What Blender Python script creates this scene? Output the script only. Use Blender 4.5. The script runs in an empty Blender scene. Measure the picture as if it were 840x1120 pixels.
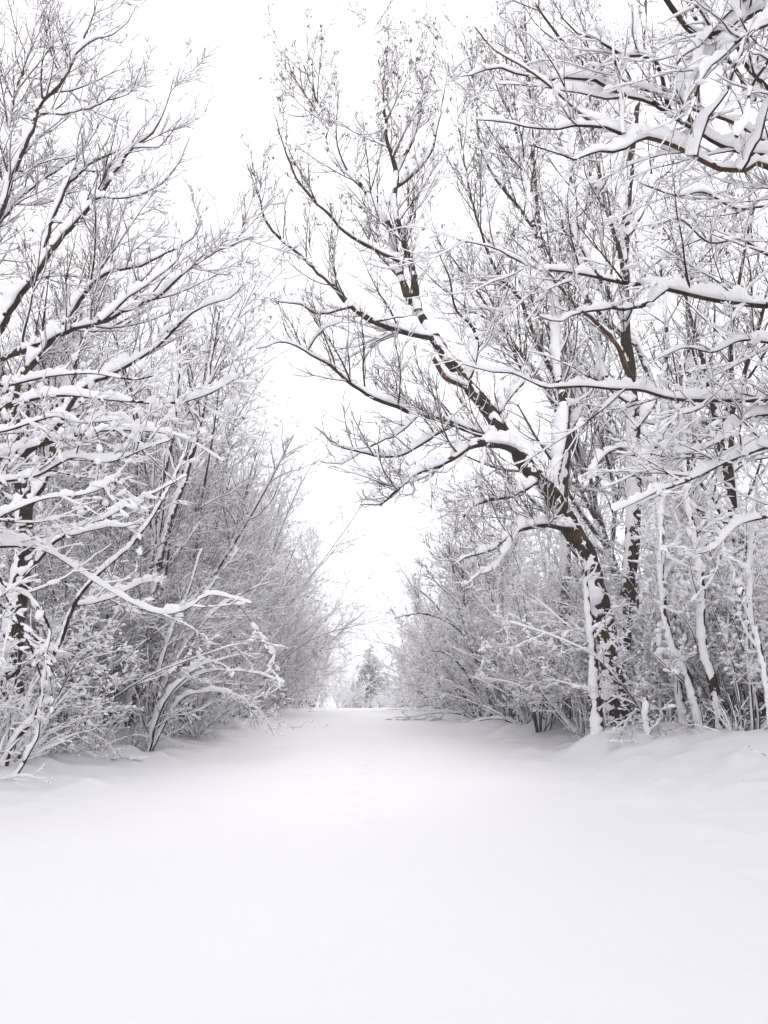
import bpy, math, random
import numpy as np
from mathutils import Vector

PI = math.pi
scene = bpy.context.scene
COL = scene.collection

# ------------------------------------------------------------------ camera
F_PX, CX, CY = 862.0, 420.0, 560.0
PITCH = math.atan(205 / 862)
EYE = np.array([0.0, 0.0, 1.5])
RT = np.array([1.0, 0, 0])
FW = np.array([0, math.cos(PITCH), math.sin(PITCH)])
UP = np.array([0, -math.sin(PITCH), math.cos(PITCH)])

def at(px, py, d):
    """world point seen at photo pixel (px, py) at forward distance d"""
    v = FW + RT * ((px - CX) / F_PX) + UP * (-(py - CY) / F_PX)
    return EYE + v * (d / v[1])

def ss(a, b, v):
    t = np.clip((np.asarray(v, float) - a) / (b - a), 0, 1)
    return t * t * (3 - 2 * t)

def gz(x, y):
    """height of the snow surface"""
    x = np.asarray(x, float); y = np.asarray(y, float)
    cx = -0.012 * y
    u = x - cx
    z = 0.86 * ss(7, 46, y) - 2.2 * ss(56, 150, y)
    wob = 0.5 * np.sin(y * 0.31 + 1) + 0.35 * np.sin(y * 0.83)
    z += 0.28 * ss(4.6, 8.0, -u + 0.4 * wob)
    bh = 0.38 + 0.42 * ss(22, 10, y)
    z += bh * ss(3.6, 7.0, u + 0.5 * wob)
    bank = ss(3.5, 6.5, np.abs(u))
    z += bank * (0.12 * np.sin(x * 1.7 + y * 0.6) * np.sin(y * 1.1 + 0.5) + 0.05 * np.sin(x * 3.1 - y * 1.9 + 2) * np.sin(y * 2.3))
    z += 0.02 * np.sin(x * 0.9 + 0.4 * y) + 0.018 * np.sin(0.7 * y - 0.5 * x + 1.0)
    z -= 0.035 * np.exp(-((u + 0.25) / 0.5) ** 2) * ss(30, 8, y)
    return z

def on_ground(px, d, sink=0.06):
    p = at(px, 765, d)
    return np.array([p[0], p[1], float(gz(p[0], p[1])) - sink])

# ------------------------------------------------------------------ materials
def new_mat(name):
    m = bpy.data.materials.new(name); m.use_nodes = True
    nt = m.node_tree
    return m, nt, nt.nodes['Principled BSDF']

def bark_mat(name, dark, light, moss, moss_amt=0.5, scale=1.0, bump=0.6):
    m, nt, b = new_mat(name)
    N = nt.nodes; L = nt.links
    tc = N.new('ShaderNodeTexCoord')
    mp = N.new('ShaderNodeMapping'); mp.inputs['Scale'].default_value = (1, 1, 0.35)
    L.new(tc.outputs['Object'], mp.inputs['Vector'])
    n1 = N.new('ShaderNodeTexNoise'); n1.inputs['Scale'].default_value = 22 * scale; n1.inputs['Detail'].default_value = 6
    n1.inputs['Roughness'].default_value = 0.7
    L.new(mp.outputs[0], n1.inputs['Vector'])
    r1 = N.new('ShaderNodeValToRGB')
    r1.color_ramp.elements[0].position = 0.42; r1.color_ramp.elements[0].color = (*dark, 1)
    r1.color_ramp.elements[1].position = 0.68; r1.color_ramp.elements[1].color = (*light, 1)
    L.new(n1.outputs['Fac'], r1.inputs[0])
    n2 = N.new('ShaderNodeTexNoise'); n2.inputs['Scale'].default_value = 2.3 * scale; n2.inputs['Detail'].default_value = 3
    L.new(tc.outputs['Object'], n2.inputs['Vector'])
    r2 = N.new('ShaderNodeValToRGB')
    r2.color_ramp.elements[0].position = 0.52; r2.color_ramp.elements[0].color = (0, 0, 0, 1)
    r2.color_ramp.elements[1].position = 0.70; r2.color_ramp.elements[1].color = (moss_amt,) * 3 + (1,)
    L.new(n2.outputs['Fac'], r2.inputs[0])
    mx = N.new('ShaderNodeMix'); mx.data_type = 'RGBA'
    L.new(r2.outputs[0], mx.inputs[0]); L.new(r1.outputs[0], mx.inputs[6]); mx.inputs[7].default_value = (*moss, 1)
    L.new(mx.outputs[2], b.inputs['Base Color'])
    b.inputs['Roughness'].default_value = 0.9
    b.inputs['Specular IOR Level'].default_value = 0.2
    if bump:
        bp = N.new('ShaderNodeBump'); bp.inputs['Strength'].default_value = bump; bp.inputs['Distance'].default_value = 0.02
        L.new(n1.outputs['Fac'], bp.inputs['Height']); L.new(bp.outputs[0], b.inputs['Normal'])
    return m

BARK = bark_mat('bark_dark', (0.004, 0.003, 0.0022), (0.075, 0.043, 0.026), (0.10, 0.062, 0.02), 0.6, 1.0, 1.0)
BARK_WARM = bark_mat('bark_warm', (0.03, 0.015, 0.008), (0.14, 0.07, 0.03), (0.26, 0.12, 0.035), 0.8)
TWIG = bark_mat('twig_bark', (0.010, 0.0045, 0.003), (0.075, 0.029, 0.014), (0.17, 0.045, 0.018), 0.5, 0.5, 0)
SEED, _nt, _b = new_mat('dry_seeds'); _b.inputs['Base Color'].default_value = (0.09, 0.045, 0.035, 1); _b.inputs['Roughness'].default_value = 0.8
LEAF, _nt, _b = new_mat('dry_leaf'); _b.inputs['Base Color'].default_value = (0.25, 0.10, 0.035, 1); _b.inputs['Roughness'].default_value = 0.8
NEEDLE, _nt, _b = new_mat('fir_needles'); _b.inputs['Base Color'].default_value = (0.03, 0.05, 0.035, 1); _b.inputs['Roughness'].default_value = 0.8

def snow_mat(name, bump_scale, dist, col=(0.86, 0.865, 0.89)):
    m, nt, b = new_mat(name)
    N = nt.nodes; L = nt.links
    b.inputs['Base Color'].default_value = (*col, 1)
    b.inputs['Roughness'].default_value = 0.75
    b.inputs['Specular IOR Level'].default_value = 0.25
    tc = N.new('ShaderNodeTexCoord')
    n = N.new('ShaderNodeTexNoise'); n.inputs['Scale'].default_value = bump_scale; n.inputs['Detail'].default_value = 5
    L.new(tc.outputs['Object'], n.inputs['Vector'])
    bp = N.new('ShaderNodeBump'); bp.inputs['Strength'].default_value = 0.5; bp.inputs['Distance'].default_value = dist
    L.new(n.outputs['Fac'], bp.inputs['Height']); L.new(bp.outputs[0], b.inputs['Normal'])
    return m
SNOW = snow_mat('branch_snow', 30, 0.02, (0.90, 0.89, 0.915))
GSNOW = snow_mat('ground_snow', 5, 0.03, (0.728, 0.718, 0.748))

# ------------------------------------------------------------------ mesh plumbing
def mesh_from(name, V, Q, mat, T=None):
    """V (n,3); Q (m,4) quads; T (k,3) tris"""
    me = bpy.data.meshes.new(name)
    V = np.ascontiguousarray(V, np.float32)
    nq = 0 if Q is None else len(Q); ntz = 0 if T is None else len(T)
    me.vertices.add(len(V)); me.vertices.foreach_set('co', V.ravel())
    loops = []
    if nq: loops.append(np.asarray(Q, np.int32).ravel())
    if ntz: loops.append(np.asarray(T, np.int32).ravel())
    loops = np.concatenate(loops)
    me.loops.add(len(loops)); me.loops.foreach_set('vertex_index', loops)
    tot = np.concatenate([np.full(nq, 4, np.int32), np.full(ntz, 3, np.int32)])
    start = np.concatenate([[0], np.cumsum(tot)[:-1]]).astype(np.int32)
    me.polygons.add(nq + ntz)
    me.polygons.foreach_set('loop_start', start); me.polygons.foreach_set('loop_total', tot)
    me.polygons.foreach_set('use_smooth', np.ones(nq + ntz, bool))
    me.materials.append(mat)
    me.update(calc_edges=True)
    return me

class Acc:
    def __init__(self): self.V = []; self.Q = []; self.T = []; self.n = 0
    def add(self, V, Q=None, T=None):
        if len(V) == 0: return
        self.V.append(V)
        if Q is not None and len(Q): self.Q.append(Q + self.n)
        if T is not None and len(T): self.T.append(T + self.n)
        self.n += len(V)
    def mesh(self, name, mat):
        return mesh_from(name, np.concatenate(self.V), np.concatenate(self.Q) if self.Q else None, mat,
                         np.concatenate(self.T) if self.T else None)

def norm(v): return v / (np.linalg.norm(v, axis=-1, keepdims=True) + 1e-9)

def tangents(P):
    T = np.empty_like(P)
    T[:, 1:-1] = P[:, 2:] - P[:, :-2]; T[:, 0] = P[:, 1] - P[:, 0]; T[:, -1] = P[:, -1] - P[:, -2]
    return norm(T)

def grid_quads(N, K, S, closed=True):
    n = np.arange(N)[:, None, None] * (K * S)
    k = np.arange(K - 1)[None, :, None] * S
    s = np.arange(S)[None, None, :]
    s2 = (s + 1) % S
    a = n + k + s; b = n + k + s2; c = n + k + S + s2; d = n + k + S + s
    return np.stack([a, b, c, d], -1).reshape(-1, 4)

def sweep(acc, P, R, S, rng=None, rough=0.0):
    N, K, _ = P.shape
    if N == 0: return
    T = tangents(P)
    mean = norm(P[:, -1] - P[:, 0])
    ref = np.where((np.abs(mean[:, 2]) > 0.75)[:, None], np.array([[1.0, 0.1, 0]]), np.array([[0.05, 0.1, 1.0]]))[:, None, :]
    U = norm(ref - (ref * T).sum(-1, keepdims=True) * T)
    W = np.cross(T, U)
    a = np.arange(S) * 2 * PI / S
    rr = R[:, :, None]
    if rough and rng is not None: rr = rr * (1 + rough * rng.normal(size=(N, K, S)))
    V = P[:, :, None, :] + rr[..., None] * (np.cos(a)[None, None, :, None] * U[:, :, None, :] + np.sin(a)[None, None, :, None] * W[:, :, None, :])
    acc.add(V.reshape(-1, 3), grid_quads(N, K, S))

WIND = np.array([-0.5, -0.28, 1.0])

def snow_on(acc, P, R, rng, amt=1.0, S=6, gap=0.15, cling=1.0):
    """a cap of snow lying on the upper, windward side of each branch"""
    N, K, _ = P.shape
    if N == 0: return
    T = tangents(P)
    G = np.broadcast_to(WIND * np.array([cling, cling, 1]), P.shape)
    G = G / np.linalg.norm(G[0, 0])
    U = G - (G * T).sum(-1, keepdims=True) * T
    m = np.linalg.norm(U, axis=-1)
    U = norm(U); W = np.cross(T, U)
    Rs = np.maximum(R, 0.0015)
    th = 0.36 * amt * np.sqrt(Rs) * (np.clip((m - 0.27) * 1.5 + 0.25 * max(0, cling - 1), 0, 1) if S > 5 else 0.62 * np.clip((m - 0.40) * 2.0, 0, 1))
    # lumpy thickness along each branch
    if S == 9:
        K2 = int(np.clip(plen(P).max() / 0.05, K, 220))
        f = np.linspace(0, K - 1, K2); i = np.minimum(f.astype(int), K - 2); fr = f - i
        L_ = lambda A: A[:, i] * ((1 - fr)[None] if A.ndim == 2 else (1 - fr)[None, :, None]) + A[:, i + 1] * (fr[None] if A.ndim == 2 else fr[None, :, None])
        P, U, W, Rs, th = L_(P), L_(U), L_(W), L_(Rs), L_(th); K = K2
        def smooth(a, n):
            return np.stack([np.convolve(np.pad(r, n, mode='edge'), np.ones(n) / n, 'same')[n:-n] for r in a]) * math.sqrt(n)
        big = smooth(rng.normal(size=(N, K)), 11); mid = smooth(rng.normal(size=(N, K)), 4)
        th = th * np.clip(1 + 0.55 * big + 0.30 * mid + 0.08 * rng.normal(size=(N, K)), 0.0, 2.2)
        gap = 0; flat = True
    else: flat = False
    nz = rng.normal(size=(N, K)) * (0.12 if flat else 1.0 if S > 5 else 0.5)
    nz[:, 1:] = 0.5 * nz[:, 1:] + 0.5 * nz[:, :-1]
    th *= np.clip(1.0 + 0.5 * nz, 0.15, 2.0)
    bare = rng.random((N, K)) < gap
    bare[:, 1:] |= bare[:, :-1] & (rng.random((N, K - 1)) < 0.3)
    th = np.where(bare, 0, th)
    th[:, -1] *= 0.3
    th[:, 0] *= 0.8
    live = np.clip(th / (0.25 * Rs + 0.002), 0, 1)
    w = Rs * (0.5 + 0.52 * live) + (0.30 if S > 5 else 0.40) * th
    top = Rs * (0.5 + 0.5 * live) + th
    bot = Rs * 0.15
    a = np.linspace(-1.75, 1.75, S)
    sx = np.sin(a); cy = np.cos(a)
    y = np.where(cy[None, None, :] > 0, top[..., None] * cy, bot[..., None] * cy * 1.5) + 0.05 * Rs[..., None]
    x = w[..., None] * sx
    if flat:
        wob = 1 + 0.10 * rng.normal(size=x.shape); y = np.where(cy[None, None] > 0.1, y * (0.5 + 0.5 * wob), y); x = x * wob
    # round the top off unevenly
    V = P[:, :, None, :] + x[..., None] * W[:, :, None, :] + y[..., None] * U[:, :, None, :]
    acc.add(V.reshape(-1, 3), grid_quads(N, K, S))

def plaster(acc, P, R, rng, amt=1.0, S=12, gap=0.3, cling=1.0):
    """snow stuck in ragged patches to the windward side of a thick trunk"""
    N, K, _ = P.shape
    L = plen(P).max(); K2 = int(np.clip(L / 0.07, 20, 260))
    f = np.linspace(0, K - 1, K2); i = np.minimum(f.astype(int), K - 2); fr = (f - i)
    P = P[:, i] * (1 - fr)[None, :, None] + P[:, i + 1] * fr[None, :, None]
    R = R[:, i] * (1 - fr)[None] + R[:, i + 1] * fr[None]; K = K2
    T = tangents(P)
    G = np.broadcast_to(WIND * np.array([cling, cling, 1]), P.shape); G = G / np.linalg.norm(G[0, 0])
    U = G - (G * T).sum(-1, keepdims=True) * T
    m = np.linalg.norm(U, axis=-1); U = norm(U); W = np.cross(T, U)
    def smooth(a, n):
        k = np.ones(n) / n
        return np.stack([np.convolve(np.pad(r, n, mode='edge'), k, 'same')[n:-n] for r in a]) * math.sqrt(n)
    n1 = smooth(rng.normal(size=(N, K)), 9); n2 = smooth(rng.normal(size=(N, K)), 3)
    cover = 0.62 + 0.42 * n1 + 0.22 * n2 + (m - 0.45) * 1.3 - gap * 1.5 + 0.25 * (cling - 1)
    cover = np.clip(cover, 0, 1)
    arc0 = 0.35 + cover * (0.85 + 0.45 * np.clip(m, 0, 1))
    eA = arc0 * (1 + 0.2 * rng.normal(size=(N, K))); eB = arc0 * (1 + 0.2 * rng.normal(size=(N, K)))
    t = np.linspace(-1, 1, S)
    phi = np.where(t[None, None] < 0, t[None, None] * eA[..., None], t[None, None] * eB[..., None])
    th = 0.30 * amt * np.sqrt(np.maximum(R, .002)) * (0.25 + 0.75 * m) * cover * np.minimum(1, 0.10 / np.sqrt(R) + m * 0.3) * (1 + 0.18 * rng.normal(size=(N, K)))
    th = np.minimum(th, 0.45 * R + 0.012 + 0.05 * m ** 2)
    prof = np.cos(t * PI / 2 * 0.999) ** 0.6
    rad = R[..., None] * (0.90 + 0.08 * cover[..., None]) + (th[..., None] + 0.02 * R[..., None]) * prof * np.where(cover < 0.06, -0.1, 1)[..., None]
    rad *= 1 + 0.03 * rng.normal(size=rad.shape) * prof
    V = P[:, :, None, :] + (rad * np.sin(phi))[..., None] * W[:, :, None, :] + (rad * np.cos(phi))[..., None] * U[:, :, None, :]
    k = np.arange(K - 1)[None, :, None] * S; s_ = np.arange(S - 1)[None, None, :]; n = np.arange(N)[:, None, None] * (K * S)
    a = n + k + s_
    Q = np.stack([a, a + 1, a + S + 1, a + S], -1).reshape(-1, 4)
    dead = (cover[:, :-1] < 0.06) & (cover[:, 1:] < 0.06)
    Q = Q.reshape(N, K - 1, S - 1, 4)[~dead].reshape(-1, 4)
    acc.add(V.reshape(-1, 3), Q)

def ico():
    t = (1 + 5 ** .5) / 2
    v = [(-1, t, 0), (1, t, 0), (-1, -t, 0), (1, -t, 0), (0, -1, t), (0, 1, t), (0, -1, -t), (0, 1, -t), (t, 0, -1), (t, 0, 1), (-t, 0, -1), (-t, 0, 1)]
    f = [(0, 11, 5), (0, 5, 1), (0, 1, 7), (0, 7, 10), (0, 10, 11), (1, 5, 9), (5, 11, 4), (11, 10, 2), (10, 7, 6), (7, 1, 8),
         (3, 9, 4), (3, 4, 2), (3, 2, 6), (3, 6, 8), (3, 8, 9), (4, 9, 5), (2, 4, 11), (6, 2, 10), (8, 6, 7), (9, 8, 1)]
    v = norm(np.array(v, float)); f = np.array(f)
    # one subdivision
    vs = list(map(tuple, v)); cache = {}; nf = []
    def mid(i, j):
        k = (min(i, j), max(i, j))
        if k not in cache:
            p = np.array(vs[i]) + np.array(vs[j]); p /= np.linalg.norm(p); vs.append(tuple(p)); cache[k] = len(vs) - 1
        return cache[k]
    for a, b, c in f:
        ab, bc, ca = mid(a, b), mid(b, c), mid(c, a)
        nf += [(a, ab, ca), (b, bc, ab), (c, ca, bc), (ab, bc, ca)]
    return np.array(vs), np.array(nf), v, f
ICO_V, ICO_F, ICO0_V, ICO0_F = ico()

def clumps(acc, pts, dirs, size, rng, flat=0.6, stretch=1.6, hi=True):
    """lumps of snow caught on twigs"""
    M = len(pts)
    if M == 0: return
    IV, IF = (ICO_V, ICO_F) if hi else (ICO0_V, ICO0_F)
    d = dirs.copy(); d[:, 2] *= 0.6; d = norm(d + 1e-4)
    side = norm(np.cross(np.array([[0, 0, 1.0]]), d)); up = np.cross(d, side)
    s = size * np.clip(rng.lognormal(-0.1, 0.4, M), 0.4, 1.9)
    v = IV[None] * (1 + 0.16 * rng.normal(size=(M, len(IV), 1)))
    st = rng.uniform(1.0, stretch, M)
    X = (v[..., 0] * (s * st)[:, None])[..., None] * d[:, None] + (v[..., 1] * s[:, None] * 0.85)[..., None] * side[:, None] + (v[..., 2] * s[:, None] * flat)[..., None] * up[:, None]
    V = pts[:, None] + X + np.array([0, 0, 1.0]) * (s * flat * 0.55)[:, None, None]
    Fa = (np.arange(M)[:, None, None] * len(IV) + IF[None]).reshape(-1, 3)
    acc.add(V.reshape(-1, 3), None, Fa)

# ------------------------------------------------------------------ growth
def resample(pts, K):
    """Catmull-Rom through pts, K points evenly spaced"""
    p = np.asarray(pts, float)
    q = np.vstack([2 * p[0] - p[1], p, 2 * p[-1] - p[-2]])
    out = []
    for i in range(len(p) - 1):
        a, b, c, d = q[i], q[i + 1], q[i + 2], q[i + 3]
        t = np.linspace(0, 1, 9)[:-1, None]
        out.append(0.5 * ((2 * b) + (-a + c) * t + (2 * a - 5 * b + 4 * c - d) * t ** 2 + (-a + 3 * b - 3 * c + d) * t ** 3))
    out = np.vstack(out + [p[-1:]])
    s = np.concatenate([[0], np.cumsum(np.linalg.norm(np.diff(out, axis=0), axis=1))])
    u = np.linspace(0, s[-1], K)
    return np.stack([np.interp(u, s, out[:, k]) for k in range(3)], 1)

def plen(P): return np.linalg.norm(np.diff(P, axis=1), axis=-1).sum(1)

def extend(rng, start, d, L, K, wig, trop):
    N = len(start)
    P = np.empty((N, K, 3)); P[:, 0] = start
    step = (L / (K - 1))[:, None]
    d = norm(d)
    drift = rng.normal(size=(N, 3)) * wig * 0.4
    for k in range(1, K):
        P[:, k] = P[:, k - 1] + d * step
        d = norm(d + rng.normal(size=(N, 3)) * wig + drift + np.asarray(trop))
    return P

def sprout(rng, P, R, per_m, t0, ang, ang_sd, ratio, K, wig, trop, lmin, lmax, rk=0.55, rl=0.011, rmin=0.0022, t1=1.0, upb=0.0, nmin=0, taper=0.75, shape=0.55):
    N, Kp, _ = P.shape
    L = plen(P)
    cnt = np.maximum(rng.poisson(L * per_m * (t1 - t0)), nmin)
    idx = np.repeat(np.arange(N), cnt)
    M = len(idx)
    if M == 0: return np.zeros((0, K, 3)), np.zeros((0, K))
    t = rng.uniform(t0, t1, M)
    f = t * (Kp - 1); i = np.minimum(f.astype(int), Kp - 2); fr = (f - i)[:, None]
    A = P[idx, i]; B = P[idx, i + 1]
    st = A * (1 - fr) + B * fr
    tan = norm(B - A)
    rp = R[idx, i] * (1 - fr[:, 0]) + R[idx, i + 1] * fr[:, 0]
    rv = rng.normal(size=(M, 3)); rv[:, 2] += upb
    perp = norm(rv - (rv * tan).sum(1, keepdims=True) * tan)
    an = np.radians(np.clip(rng.normal(ang, ang_sd, M), 8, 100))[:, None]
    d = np.cos(an) * tan + np.sin(an) * perp
    ln = L[idx] * ratio * (1 - shape * t) * rng.uniform(0.55, 1.3, M)
    ln = np.clip(ln, lmin, lmax)
    ln *= rng.uniform(0.75, 1.15, M)
    Pc = extend(rng, st, d, ln, K, wig, trop)
    r0 = np.clip(np.minimum(rp * rk, ln * rl + 0.001), rmin, None)
    u = np.linspace(0, 1, K)
    Rc = r0[:, None] * (1 - taper * u[None] ** 1.1)
    return Pc, Rc

# ------------------------------------------------------------------ objects
def link(name, me, parent=None):
    o = bpy.data.objects.new(name, me); COL.objects.link(o)
    if parent is not None: o.parent = parent
    return o

def empty(name, loc):
    o = bpy.data.objects.new(name, None); COL.objects.link(o)
    o.location = [float(v) for v in loc]; o.empty_display_size = 0.3
    return o

def tag(o, label=None, cat=None, group=None, kind=None):
    if label: o['label'] = label
    if cat: o['category'] = cat
    if group: o['group'] = group
    if kind: o['kind'] = kind
    return o

def dup(root, loc, rz, s, sz=1.0):
    r = root.copy(); COL.objects.link(r)
    r.location = [float(v) for v in loc]; r.rotation_euler = (0, 0, rz); r.scale = (s, s, s * sz)
    for k in ('label', 'category', 'group', 'kind'):
        if k in r: del r[k]
    for ch in list(root.children):
        c = ch.copy(); COL.objects.link(c); c.parent = r
        for g in list(ch.children):
            d = g.copy(); COL.objects.link(d); d.parent = c
    return r

def build_tree(name, base, trunk, limbs, twigs, rng, snow=1.0, clump=0.0, clump_size=0.03, bark=None, tw_mat=None,
               trunk_gap=0.3, cling=1.0, seeds=0, leaves=0, stretch=1.9, S=(12, 7, 3), limb_parts=False, twig_gap=0.18, hi=True, warm=()):
    """trunk: list of (P,R); limbs: list of (P,R); twigs: list of (P,R) in world or local coordinates relative to base"""
    bark = bark or BARK; tw_mat = tw_mat or TWIG
    root = empty(name, base)
    b = np.asarray(base, float)[None, None]
    def part(pname, lst, sides, mat, sn_S, gap, amt, parent=root, cl=cling, extra=0.0):
        a = Acc(); s = Acc()
        for P, R in lst:
            if len(P) == 0: continue
            sweep(a, P - b, R, sides, rng, 0.05 if sides > 5 else 0)
            if pname == 'trunk' and R.max() > 0.03: plaster(s, P - b, R, rng, amt, 12, gap * 0.35, cl)
            else: snow_on(s, P - b, R, rng, amt, sn_S, gap, cl)
            if extra:
                n = rng.poisson(plen(P)[0] * extra)
                if n:
                    k = rng.integers(1, P.shape[1] - 1, n); dd = P[0, k + 1] - P[0, k]; dd = norm(dd); ok = np.abs(dd[:, 2]) < 0.75; k = k[ok]; dd = dd[ok]
                    lift = np.zeros((len(k), 3)); lift[:, 2] = R[0, k] * 0.9 + 0.01 * amt
                    for kk in range(len(k)): clumps(s, (P[0, k] - b[0] + lift)[kk:kk + 1], dd[kk:kk + 1], (0.4 * R[0, k[kk]] + 0.014) * min(amt, 1.5), rng, 0.6, 2.6)
        o = link(pname, a.mesh(pname, mat), parent)
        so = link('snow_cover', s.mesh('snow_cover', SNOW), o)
        return o, s
    if trunk: part('trunk', trunk, S[0], bark, 10, trunk_gap, snow)
    if limbs:
        if limb_parts:
            for i, lb in enumerate(limbs):
                part('limb', [lb], S[1], BARK_WARM if i in warm else bark, 9, 0.08, snow, extra=1.6)
        else:
            part('branches', limbs, S[1], bark, 8, 0.10, snow)
    if twigs:
        a = Acc(); s = Acc()
        for P, R in twigs:
            if len(P) == 0: continue
            sweep(a, P - b, R, S[2]); snow_on(s, P - b, R, rng, snow, 5, twig_gap, cling * 0.6)
            if clump > 0:
                N, K, _ = P.shape
                n = int(plen(P).sum() * clump)
                if n:
                    ii = rng.integers(0, N, n); kk = rng.integers(0, K - 1, n); fr = rng.random(n)[:, None]
                    pp = P[ii, kk] * (1 - fr) + P[ii, kk + 1] * fr
                    clumps(s, pp - b[0], P[ii, kk + 1] - P[ii, kk], clump_size, rng, 0.55, stretch, hi=hi)
        o = link('twigs', a.mesh('twigs', tw_mat), root)
        link('snow_cover', s.mesh('snow_cover', SNOW), o)
        P, R = twigs[-1]
        for cnt, mat, nm, sz in ((seeds, SEED, 'seed_bunches', (0.05, 0.016)), (leaves, LEAF, 'dry_leaves', (0.035, 0.02))):
            if not cnt: continue
            ac = Acc(); top = np.argsort(P[:, -1, 2] + rng.normal(0, 2.0, len(P)))[-max(cnt * 2, 10):]
            ii = rng.choice(top, cnt)
            for q in range(5 if nm == 'seed_bunches' else 1):
                pt = P[ii, -1] - b[0] + rng.normal(0, 0.03, (cnt, 3))
                dn = rng.normal(0, 0.35, (cnt, 3)); dn[:, 2] -= 1; dn = norm(dn)
                sd = norm(np.cross(dn, rng.normal(size=(cnt, 3))))
                ln = rng.uniform(0.7, 1.4, (cnt, 1)) * sz[0] * 1.6; w = sz[1]
                th = np.cross(dn, sd) * 0.004
                m = pt + dn * ln * 0.5
                V = np.stack([pt, m + sd * w, pt + dn * ln, m - sd * w, m + th, m - th], 1).reshape(-1, 3)
                base_i = np.arange(cnt)[:, None, None] * 6
                Fa = np.array([(0, 1, 4), (1, 2, 4), (2, 3, 4), (3, 0, 4), (1, 0, 5), (2, 1, 5), (3, 2, 5), (0, 3, 5)])[None]
                ac.add(V, None, (base_i + Fa).reshape(-1, 3))
            so = link(nm, ac.mesh(nm, mat), root); so['kind'] = 'stuff'
    return root

# ------------------------------------------------------------------ generic kinds
def gen_ash(seed, H=17, r0=0.2, lean=0.05, dens=1.0, t0=0.25, ang=42, **kw):
    rng = np.random.default_rng(seed)
    d = np.array([[rng.normal(0, lean), rng.normal(0, lean), 1.0]])
    P = extend(rng, np.zeros((1, 3)), d, np.array([H]), 20, 0.05, (0, 0, 0.03))
    u = np.linspace(0, 1, 20)
    R = (r0 * (1 - 0.93 * u ** 0.9))[None]; R[0, 0] *= 1.35
    L1 = sprout(rng, P, R, 2.1 * dens, t0, ang, 9, 0.42, 12, 0.08, (0, 0, 0.09), 1.0, H * .45, rk=0.6, rl=0.012, nmin=8, shape=0.7)
    L2 = sprout(rng, *L1, 2.9 * dens, 0.12, 42, 10, 0.45, 8, 0.10, (0, 0, 0.08), 0.4, 3.0, rk=0.6)
    L3 = sprout(rng, *L2, 4.6 * dens, 0.1, 40, 12, 0.5, 6, 0.12, (0, 0, 0.08), 0.25, 1.2, rk=0.65, rmin=0.006)
    L3b = sprout(rng, *L1, 2.5 * dens, 0.3, 45, 12, 0.2, 6, 0.12, (0, 0, 0.08), 0.25, 1.2, rk=0.5, rmin=0.006)
    L4 = sprout(rng, *L3, 5.0 * dens, 0.1, 42, 12, 0.5, 4, 0.12, (0, 0, 0.06), 0.15, 0.45, rk=0.8, rmin=0.0055, taper=0.5)
    kw.setdefault('snow', 0.75)
    return build_tree('bare_tree', (0, 0, 0), [(P, R)], [L1, L2], [L3, L3b, L4], rng, S=(10, 5, 3), **kw)

def gen_shrub(seed, H=6, stems=14, spread=35, dens=1.0, droop=-0.03, r=0.03, name='snowy_shrub', **kw):
    rng = np.random.default_rng(seed)
    az = rng.uniform(0, 2 * PI, stems); el = np.radians(np.abs(rng.normal(spread * 0.6, spread * 0.45, stems)))
    d = np.stack([np.cos(az) * np.sin(el), np.sin(az) * np.sin(el), np.cos(el)], 1)
    st = np.stack([np.cos(az), np.sin(az), 0 * az], 1) * rng.uniform(0.02, 0.35, stems)[:, None] * min(1, H / 4)
    P = extend(rng, st, d, H * rng.uniform(0.6, 1.15, stems), 14, 0.06, (0, 0, droop))
    P[:, :, 2] = np.maximum(P[:, :, 2], 0.12)
    u = np.linspace(0, 1, 14)
    R = (r * rng.uniform(0.5, 1.3, stems))[:, None] * (1 - 0.88 * u)[None]
    L1 = sprout(rng, P, R, 2.2 * dens, 0.15, 42, 12, 0.36, 9, 0.10, (0, 0, 0.01), 0.4, 2.6, rk=0.7)
    L2 = sprout(rng, *L1, 5.6 * dens, 0.1, 42, 12, 0.45, 6, 0.12, (0, 0, 0.015), 0.15, 1.0, rk=0.7)
    L3 = sprout(rng, *L2, 8.0 * dens, 0.1, 45, 12, 0.45, 4, 0.12, (0, 0, 0.0), 0.08, 0.35, rk=0.85, rmin=0.0036, taper=0.5)
    for Q in (L1, L2, L3): Q[0][:, :, 2] = np.maximum(Q[0][:, :, 2], 0.05)
    return build_tree(name, (0, 0, 0), None, [(P, R)], [L1, L2, L3], rng, S=(10, 6, 3), trunk_gap=0.2, **kw)

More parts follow.
